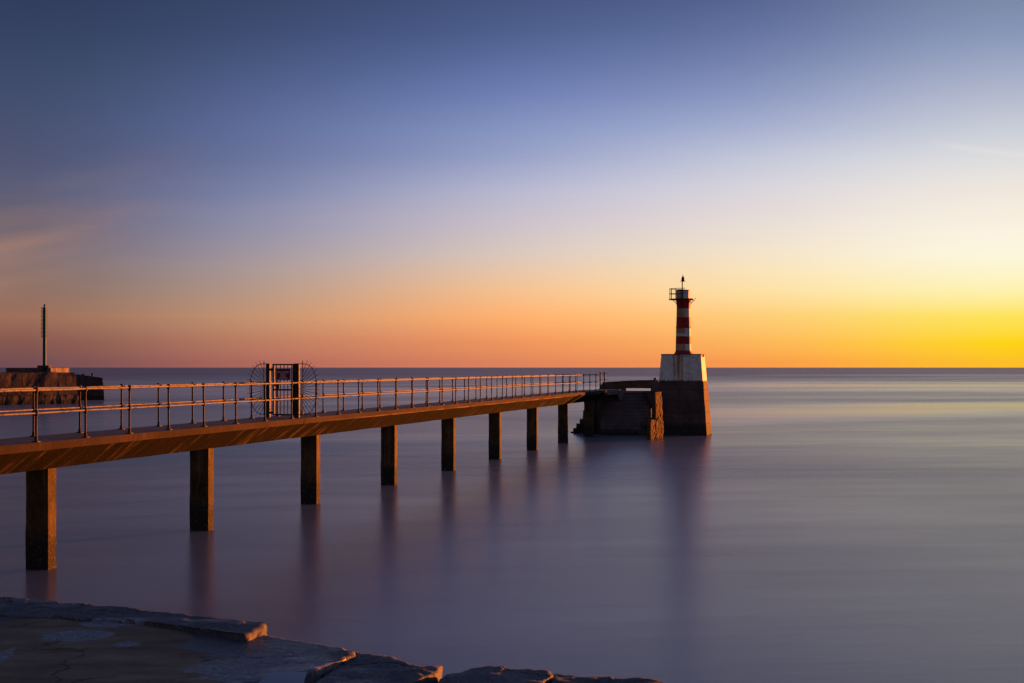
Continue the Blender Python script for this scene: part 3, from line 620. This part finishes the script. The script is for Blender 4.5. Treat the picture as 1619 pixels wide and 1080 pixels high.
# sign on the gate
sx0, sx1, sz0, sz1 = gx(438.2), gx(460.8), gzz(599.6), gzz(583.6)
sgn = thing('sign', 'small red NO ACCESS sign with pale lettering wired to the gate bars', 'sign', GP+Vector((0,0,0)), ROT)
bm = bmesh.new(); add_box(bm, sx0, sx1, -0.062, -0.050, sz0, sz1); obj('panel', bm, MAT['sign'], sgn, bevel=0.003)
bm = bmesh.new(); add_box(bm, sx0-0.01, sx1+0.02, -0.049, -0.03, sz1-0.01, sz1+0.025); obj('bracket', bm, MAT['iron'], sgn); bm = bmesh.new(); add_box(bm, sx1, sx1+0.05, -0.049, -0.035, sz0+0.03, sz0+0.045); obj('bracket', bm, MAT['iron'], sgn)
def text_obj(body, size, x, z, w=None):
    cu = bpy.data.curves.new('lettering', 'FONT'); cu.body = body; cu.size = size; cu.align_x = 'CENTER'; cu.extrude = 0.002; cu.offset = 0.0015
    to = bpy.data.objects.new('lettering', cu); C.objects.link(to)
    bpy.context.view_layer.update()
    dg = bpy.context.evaluated_depsgraph_get(); me = bpy.data.meshes.new_from_object(to.evaluated_get(dg))
    bpy.data.objects.remove(to)
    xs = [v.co.x for v in me.vertices]; k = 1.0 if not w else w/(max(xs)-min(xs))
    for v in me.vertices: v.co = Vector((v.co.x*k, -v.co.z, v.co.y))
    me.materials.append(MAT['letters'])
    o = bpy.data.objects.new('lettering', me); C.objects.link(o); o.location = (x, -0.066, z); o.parent = sgn
    o['label'] = 'line reading '+body
    return o
sc = (sx0+sx1)/2; wd = sx1-sx0; ht = sz1-sz0
text_obj('NO ACCESS', 0.075, sc-0.01, sz1-0.105, wd*0.84)
text_obj('WITHOUT', 0.045, sc-0.01, sz1-0.163, wd*0.42)
text_obj('PRIOR', 0.045, sc-0.01, sz1-0.218, wd*0.42)
text_obj('PERMISSION', 0.045, sc, sz1-0.275, wd*0.60)

# ------------------------------------------------------------------ pier head
def XY(px, Z): return ((px-CX)/F*Z, Z)
pier = thing('pier_head', 'dark masonry pier head with steps and low parapet where the footbridge ends', 'pier', (8.0, 104, 0))
PO = Vector((8.0, 104, 0))
def pobj(name, bm, m, **k):
    for v in bm.verts: v.co -= PO
    return obj(name, bm, m, pier, **k)
ZT = 2.72
bm = bmesh.new()
add_prism(bm, [XY(940,101.2),XY(948,103),XY(1030,103),XY(1047,103.4),XY(1060,105.5),XY(1092,106),XY(1092,114),XY(928,114),XY(931,103.5)], -1, ZT)
rough_up(bm, 0.5, 0.05, 1.1, 1.0); 
for v in bm.verts:
    if v.co.z > ZT-0.08: v.co.z = ZT
pobj('platform', bm, MAT['pier'], smooth=False)
bm = bmesh.new(); add_prism(bm, [XY(984,103.0),XY(1034,103.0),XY(1034,103.5),XY(984,103.5)], 2.5, 2.865); rough_up(bm, 0.3, 0.01, 2.0, 4.0); pobj('sill', bm, MAT['pier_top'])
# steps
for k in range(12):
    bm = bmesh.new(); z1 = 2.86-0.235*(k+1); y0 = 103.1-0.29*(k+1)
    xl = 5.75+0.02*k; xr = (1031-CX)/F*y0-0.02*k
    add_box(bm, xl, xr, y0, y0+0.32, -1.0-0.01*k, z1)
    bmesh.ops.subdivide_edges(bm, edges=[e for e in bm.edges if abs((e.verts[0].co-e.verts[1].co).x) > 1], cuts=12)
    for v in bm.verts: v.co.z += noise.noise((v.co.x*1.1, k*2.0, 0))*0.05 if v.co.z > 0-0.9 else 0; v.co.y += noise.noise((v.co.x*1.4, k*2.0, 5))*0.05
    pobj('step', bm, MAT['step'], bevel=0.10)
# lintel carrying the last metres of paving, with a rounded corbel
bm = bmesh.new(); a = W(S1+0.02, -0.2, 0); 
add_prism(bm, [(a.x+0.01, a.y), XY(979,102.3), XY(981,103.6), XY(945,104.3), (a.x-1.6, a.y+1.3), (a.x-1.65, a.y+.4)], 2.66, 2.965); rough_up(bm, 0.3, 0.015, 2.0, 4.0); pobj('lintel', bm, MAT['pier_top'])
bm = bmesh.new(); x0, _ = XY(977.5,102.2); pr = [(x0-0.05, 2.95), (x0+0.36, 2.93), (x0+0.34, 2.6), (x0+0.22, 2.3), (x0+0.1, 2.25), (x0-0.02, 2.5)]
add_loft(bm, [(x, 102.15, z) for x, z in pr], [(x, 103.4, z) for x, z in pr]); rough_up(bm, 0.2, 0.02, 2.0, 5.0); pobj('corbel', bm, MAT['pier_top'])
x0, _ = XY(1023,101.5); bm = bmesh.new(); pr = [(x0-0.15, 2.88), (x0+0.55, 2.88), (x0+0.6, 1.7), (x0+0.25, 2.0), (x0-0.02, 2.5)]
add_loft(bm, [(x, 101.4, z) for x, z in pr], [(x, 103.2, z) for x, z in pr]); rough_up(bm, 0.2, 0.03, 2.0, 6.0); pobj('corbel', bm, MAT['pier'])
# side mass left of the steps, under the bridge end
bm = bmesh.new(); add_prism(bm, [XY(931,101.8),XY(950,100.9),XY(953,103.2),XY(929,104.5)], -1, 2.6); rough_up(bm, 0.4, 0.06, 1.3, 7.0); pobj('buttress', bm, MAT['pier'])
# broken masonry stepping down on the left
for i, (pa_, pb, ytop) in enumerate(((924,936,650),(919,928,664),(913,924,671),(908,920,679),(904,914,684.5))):
    bm = bmesh.new(); Z = 102.4+0.15*i; (xa, _), (xb, _) = XY(pa_, Z), XY(pb, Z); zt = H-(ytop-HY)/F*Z
    add_box(bm, xa, xb+0.25, Z, Z+1.8, -1, zt); rough_up(bm, 0.22, 0.07, 2.2, i*2.0+1); pobj('broken_block', bm, MAT['pier'])
# parapet at the back
bm = bmesh.new(); (xa, _), (xb, _), (xc_, _), (xd, _) = XY(944,113), XY(954,113), XY(989,113), XY(1040,113)
(xe,_), (xf,_) = XY(990,113), XY(1030,113)
A = [(xa,113,2.6),(xb,113,3.37),(xc_,113,3.48),(xd,113,3.55),(xd,113,2.6),(xf,113,2.6),(xf,113,2.915),(xe,113,2.915),(xe,113,2.6)]
add_loft(bm, A, [(x, y+0.5, z) for x, y, z in A]); rough_up(bm, 0.35, 0.03, 1.5, 9.0); pobj('parapet', bm, MAT['pier'])
bm = bmesh.new(); x0, y0 = XY(1035.5,112.9); add_lathe(bm, [(0.09,3.4),(0.09,3.6),(0.13,3.62),(0.12,3.68),(0.03,3.7)], 10, (x0, y0)); pobj('mooring_stub', bm, MAT['iron'])
# sloping side wall against the lighthouse base
bm = bmesh.new()
A = [P(1029,618.5,103), P(1033.5,603.5,103), P(1047,602.5,103), P(1047,640,103), P(1030,640,103)]
add_loft(bm, [tuple(v) for v in A], [(v.x+0.3, v.y+2.0, v.z) for v in A]); rough_up(bm, 0.3, 0.02, 1.5, 2.0); pobj('side_wall', bm, MAT['pier_top'])
# cheek stones at the foot of the steps, side on to the low sun
def cheek(px0, Z0, L_, ytop, ybot, taper, seed, m=MAT['cheek'], thick=0.28, wob=0.055):
    e = Vector((0.47, 0.883, 0)); nrm = Vector((0.883, -0.47, 0))
    x0, y0 = XY(px0, Z0); b0 = Vector((x0, y0, 0)); zt = H-(ytop-HY)/F*Z0; zb = H-(ybot-HY)/F*Z0
    bm = bmesh.new(); n = 9; A = []; B = []
    rings = []
    for i in range(n+1):
        f = i/n; z = zb+(zt-zb)*f
        lo = taper[0]*f+noise.noise((z*2.2, seed, 0))*0.09; hi = L_-taper[1]*f+noise.noise((z*2.2, seed, 7))*0.05
        rings.append([b0+e*lo+Vector((0,0,z)), b0+e*hi+Vector((0,0,z)), b0+e*hi-nrm*thick+Vector((0,0,z)), b0+e*lo-nrm*thick+Vector((0,0,z))])
    vr = [[bm.verts.new(p) for p in r] for r in rings]
    for A_, B_ in zip(vr, vr[1:]):
        for j in range(4): bm.faces.new((A_[j], A_[(j+1)%4], B_[(j+1)%4], B_[j]))
    bm.faces.new(vr[0]); bm.faces.new(vr[-1])
    rough_up(bm, 0.14, wob, 4.5, seed); return pobj('cheek_stone', bm, m)
cheek(1037.5, 94.6, 1.35, 620, 700, (-0.1, 0.5), 3.0)
cheek(1029, 93.9, 0.85, 664, 701, (0.02, 0.08), 8.0)
# sloped broken boulder above the low cheek
bm = bmesh.new(); c0 = P(1026, 668, 98.5); bmesh.ops.create_icosphere(bm, subdivisions=3, radius=0.5, matrix=Matrix.Translation(c0) @ Matrix.Diagonal((1.1,1.2,0.7,1)))
rough_up(bm, 0.15, 0.22, 2.4, 3.0); pobj('boulder', bm, MAT['pier'])
# iron ring hanging at the foot of the steps
rg = thing('mooring_ring', 'rusty iron mooring ring hanging beside the foot of the pier steps', 'mooring ring', P(1014.5, 684, 97.2))
bm = bmesh.new(); pts = [Vector((0.14*math.cos(a), 0, 0.19*math.sin(a))) for a in (2*math.pi*i/20 for i in range(21))]; add_path(bm, pts, 0.022, 6); obj('ring', bm, MAT['rail'], rg, smooth=True)
bm = bmesh.new(); add_tube(bm, (0,0,0.19), (0,1.2,0.22), 0.03, 8); obj('ring_bolt', bm, MAT['iron'], rg, smooth=True)
# two barbed posts closing the walkway's far end
for i, (px, y1, y0, Z) in enumerate(((949, 588, 613, 100.6), (955.6, 588, 613, 100.0))):
    bp = thing('barrier_post', ('left' if i == 0 else 'right')+' one of the two tall barbed posts at the lighthouse end of the footbridge', 'post', P(px, y0, Z), ROT, 'barbed posts at the end of the footbridge')
    hgt = (y0-y1)/F*Z
    bm = bmesh.new(); add_tube(bm, (0,0,0), (0,0,hgt), 0.045, 10); obj('pole', bm, MAT['iron'], bp, smooth=True)
    for zz in (hgt-0.09, hgt-0.5):
        bm = bmesh.new(); add_tube(bm, (-0.05 if i else 0.0,0,zz), (0.24 if i else 0.22,0,zz), 0.012, 6)
        for xx in (0.08, 0.16): add_tube(bm, (xx,0,zz-0.04), (xx,0,zz+0.04), 0.007, 5)
        obj('barb', bm, MAT['iron'], bp, smooth=True)

# ------------------------------------------------------------------ lighthouse
LC = Vector(((1080.7-CX)/F*101.4, 101.4, 0))
LR = -DAZ
lh = thing('lighthouse', 'small red and white banded lighthouse on a white plinth and dark stone base', 'lighthouse', LC, LR)
def plan(x0, x1, y0, y1, ch, ch2):
    return [(x0, y0+ch), (x0+ch*0.95, y0), (x1-ch2, y0), (x1, y0+ch2), (x1, y1-0.2), (x1-0.2, y1), (x0+0.4, y1), (x0, y1-0.4)]
def frustum(bm, p0, z0, p1, z1): add_loft(bm, [(x, y, z0) for x, y in p0], [(x, y, z1) for x, y in p1])
bm = bmesh.new(); frustum(bm, plan(-1.72,1.80,-1.75,1.7,0.78,0.10), -1.0, plan(-1.50,1.47,-1.45,1.45,0.66,0.08), 3.55)
rough_up(bm, 0.3, 0.02, 1.2, 1.0); obj('base', bm, MAT['base'], lh)
bm = bmesh.new(); frustum(bm, plan(-1.52,1.44,-1.40,1.40,0.45,0.06), 3.55, plan(-1.38,1.29,-1.25,1.25,0.42,0.06), 5.31)
obj('plinth', bm, MAT['plinth'], lh, bevel=0.02)
bm = bmesh.new(); frustum(bm, plan(-1.41,1.34,-1.29,1.29,0.42,0.06), 5.312, plan(-1.41,1.34,-1.29,1.29,0.42,0.06), 5.36)
add_box(bm, 1.345, 1.46, -0.9, -0.8, 5.15, 5.33); obj('coping', bm, metal_mat('rusty_coping', (0.12,0.05,0.03), (0.3,0.28,0.25), 0.7, 0.0, 0.6), lh, bevel=0.01)
ph = rad(-90+12+22.5-22.5)
PH = rad(-90+14)
bm = bmesh.new()
add_lathe(bm, [(0.65,5.362),(0.61,5.42),(0.55,5.52),(0.53,5.65),(0.512,6.55),(0.50,7.09),(0.525,7.095),(0.525,7.14),(0.496,7.145),(0.476,7.81),(0.46,8.5),(0.475,8.75),(0.51,8.93),(0.51,8.98)], 8, (0,0), PH)
bmesh.ops.subdivide_edges(bm, edges=bm.edges[:], cuts=1, use_grid_fill=True)
obj('tower', bm, MAT['tower'], lh, bevel=0.012)
bm = bmesh.new(); add_lathe(bm, [(0.90,8.98),(0.90,9.03)], 12, (-0.08,0)); add_lathe(bm, [(0.90,9.031),(0.90,9.05),(0.86,9.05)], 12, (-0.08,0)); add_box(bm, 0.76, 0.84, -0.1, 0.1, 9.03, 9.09)
obj('gallery', bm, MAT['redpaint'], lh)
for a in range(6):
    an = rad(a*60+20); bm = bmesh.new(); ca, sa = math.cos(an), math.sin(an)
    add_path(bm, [Vector((0.44*ca,0.44*sa,8.62)), Vector((0.54*ca,0.54*sa,8.80)), Vector((0.74*ca,0.74*sa,8.975))], 0.022, 6)
    obj('bracket', bm, MAT['redpaint'], lh, smooth=True)
bm = bmesh.new(); add_lathe(bm, [(0.47,9.051),(0.47,9.57)], 8, (-0.04,0), PH); obj('cabin', bm, MAT['cabin'], lh, bevel=0.02)
bm = bmesh.new(); add_lathe(bm, [(0.485,9.572),(0.49,9.60),(0.43,9.64),(0.05,9.68)], 8, (-0.04,0), PH); obj('cabin_roof', bm, MAT['redpaint'], lh)
# half gallery railing, open on the right
bm = bmesh.new()
ang = [rad(x) for x in range(95, 291, 15)]
cirr = 0.85
ringp = lambda zz: [Vector((-0.08+cirr*math.cos(a), cirr*math.sin(a), zz)) for a in ang]
add_path(bm, ringp(9.72), 0.02, 6); grail = obj('gallery_railing', bm, MAT['iron'], lh, smooth=True)
bm = bmesh.new(); add_path(bm, ringp(9.39), 0.02, 6); obj('mid_rail', bm, MAT['iron'], grail, smooth=True)
for a in ang[::2]:
    bm = bmesh.new(); add_tube(bm, (-0.08+cirr*math.cos(a), cirr*math.sin(a), 9.03), (-0.08+cirr*math.cos(a), cirr*math.sin(a), 9.73), 0.018, 6); obj('rail_post', bm, MAT['iron'], grail, smooth=True)
bm = bmesh.new(); add_tube(bm, (-0.02,-0.5,9.06), (-0.02,-0.5,10.20), 0.035, 10); mast = obj('lamp_mast', bm, MAT['iron'], lh, smooth=True)
bm = bmesh.new(); add_lathe(bm, [(0.05,10.17),(0.18,10.20),(0.18,10.225),(0.10,10.235),(0.105,10.34),(0.085,10.45),(0.05,10.51),(0.02,10.53),(0.02,10.58),(0.035,10.60),(0.01,10.62)], 14, (0.02,-0.5)); obj('lantern', bm, MAT['iron'], lh, smooth=True)

# ------------------------------------------------------------------ far breakwater on the left
bw = thing('breakwater', 'far stone breakwater of big brown blocks at the left edge', 'breakwater', (-56, 184, 0))
BO = Vector((-56, 184, 0))
def bobj(name, bm, m, **k):
    for v in bm.verts: v.co -= BO
    return obj(name, bm, m, bw, **k)
D2 = Vector((0.66, 0.75, 0)); N2 = Vector((-0.75, 0.66, 0))
def on_front(px):     # point of the wall front seen at photo column px
    k = (px-CX)/F; A0 = Vector((-61.4, 180.5, 0)); s = (k*A0.y-A0.x)/(D2.x-k*D2.y); return A0+D2*s
def on_line(px, off):      # the same, on a line set back from the front
    k = (px-CX)/F; A0 = Vector((-61.4, 180.5, 0))+N2*off; s = (k*A0.y-A0.x)/(D2.x-k*D2.y); return A0+D2*s
cuts = [-190, -120, -60, 0, 34.5, 62.2, 92, 121]
for i, (a, b_) in enumerate(zip(cuts, cuts[1:])):
    p0 = on_front(a+0.5); p1 = on_front(b_-0.5); dd = 6.0
    zt = 3.82 + (0.05 if i % 2 else 0)
    def ring(z, o):
        return [tuple(p0-N2*o+Vector((0,0,z))), tuple(p1-N2*o+Vector((0,0,z))), tuple(p1+N2*dd+Vector((0,0,z))), tuple(p0+N2*dd+Vector((0,0,z)))]
    bm = bmesh.new(); add_loft(bm, ring(-1, 0.35), ring(zt-0.35 if i == 6 else zt, 0)); 
    if i == 6: add_loft(bm, ring(zt-0.349, 0), ring(zt, -0.35))
    rough_up(bm, 0.8, 0.10, 0.7, i*2.3); bobj('block', bm, MAT['break'])
    bm = bmesh.new(); add_loft(bm, [tuple(p0-N2*0.75+Vector((0,0,-1))), tuple(p1-N2*0.75+Vector((0,0,-1))), tuple(p1+N2*0.5+Vector((0,0,-1))), tuple(p0+N2*0.5+Vector((0,0,-1)))],
        [tuple(p0-N2*0.55+Vector((0,0,1.05))), tuple(p1-N2*0.55+Vector((0,0,1.05))), tuple(p1+N2*0.5+Vector((0,0,1.25))), tuple(p0+N2*0.5+Vector((0,0,1.25)))])
    rough_up(bm, 0.6, 0.10, 1.0, i*1.3); bobj('footing', bm, MAT['break'])
# upper tier: darker run, then a pale run catching the sun
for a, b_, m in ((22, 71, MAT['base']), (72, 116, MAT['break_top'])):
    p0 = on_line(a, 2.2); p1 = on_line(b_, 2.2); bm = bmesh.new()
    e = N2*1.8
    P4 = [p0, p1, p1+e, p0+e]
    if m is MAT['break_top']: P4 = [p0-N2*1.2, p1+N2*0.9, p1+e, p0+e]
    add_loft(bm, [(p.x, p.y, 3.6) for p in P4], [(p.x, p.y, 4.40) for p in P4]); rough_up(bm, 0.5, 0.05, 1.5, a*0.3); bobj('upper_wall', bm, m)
p = on_line(70.3, 2.6)
bcn = thing('navigation_beacon', 'slim dark green beacon pole with a ladder standing on the far breakwater', 'beacon', (p.x, p.y, 4.4), 0.0)
sc_ = p.y/F
bm = bmesh.new(); add_box(bm, -9.3*sc_, 9.3*sc_, -0.6, 0.6, -0.06, 0.32); obj('base_block', bm, MAT['base'], bcn, bevel=0.03)
top = (H+(581-486)*sc_)-4.4
bm = bmesh.new(); add_lathe(bm, [(0.24,0.321),(0.24,0.37),(0.21,0.38),(0.205,top),(0.12,top+0.02)], 14); obj('pole', bm, MAT['green'], bcn, smooth=True)
bm = bmesh.new(); add_lathe(bm, [(0.06,top+0.02),(0.06,top+0.10),(0.11,top+0.12),(0.11,top+0.3),(0.06,top+0.38),(0.02,top+0.42)], 12); obj('lamp', bm, MAT['iron'], bcn, smooth=True)
lz0 = top-(534-487)*sc_
bm = bmesh.new()
xa, xb = -5.2*sc_, -3.4*sc_
for x in (xa, xb): add_tube(bm, (x,0,lz0), (x,0,top-0.03), 0.022, 6)
n = 0
while lz0+n*0.26 < top: add_tube(bm, (xa,0,lz0+n*0.26), (xb,0,lz0+n*0.26), 0.014, 5); n += 1
for k in range(8): zz = lz0+0.03+k*(top-0.08-lz0)/7; add_tube(bm, (xa-0.03,0,zz), (-0.1,0,zz), 0.032, 6)
obj('ladder', bm, MAT['iron'], bcn)
for k in range(20): zz = lz0+k*(top-lz0)/20; bm = bmesh.new(); add_tube(bm, (0.1,0,zz), (4.6*sc_,0,zz), 0.020, 5); obj('step_iron', bm, MAT['iron'], bcn)
# separate end block
eb = thing('breakwater_roundhead', 'low dark end block just right of the far breakwater blocks', 'breakwater', (-59, 212, 0))
bm = bmesh.new(); Z = 214; A_ = [XY(106,207),XY(123,208),XY(162.5,208.5),XY(160,Z+6),XY(118,Z+8),XY(104,212)]
EO = Vector((-59, 212, 0))
def ztop(x, y): px = x/y*F+CX; return (H-(591.5-HY)/F*y if px < 120 else H-(591.5+(px-120)*0.14-HY)/F*y)
add_prism(bm, A_, -1, ztop)
for v in bm.verts:
    if v.co.z < 0: v.co.x += 0.28 if v.co.x > -60 else 0
rough_up(bm, 0.9, 0.08, 0.6, 3.0)
for v in bm.verts: v.co -= EO
obj('end_block', bm, MAT['pier'], eb)
for px, hh, r in ((146, 0.5, 0.14), (132, 0.22, 0.2)):
    pt = P(px, 596.0 if px == 146 else 594.0, 211.5)
    bo = thing('bollard', 'taller thin bollard near the end of the far dark block' if px == 146 else 'low squat bollard on the far dark block', 'bollard', pt, 0, 'bollards on the far end block')
    bm = bmesh.new(); add_lathe(bm, [(r*1.15,-0.25),(r,0.0),(r,hh-0.1)], 10); obj('shaft', bm, MAT['iron'], bo, smooth=True)
    bm = bmesh.new(); add_lathe(bm, [(r*1.02,hh-0.099),(r*1.25,hh-0.06),(r*1.2,hh),(r*0.4,hh+0.03)], 10); obj('cap', bm, MAT['iron'], bo, smooth=True)
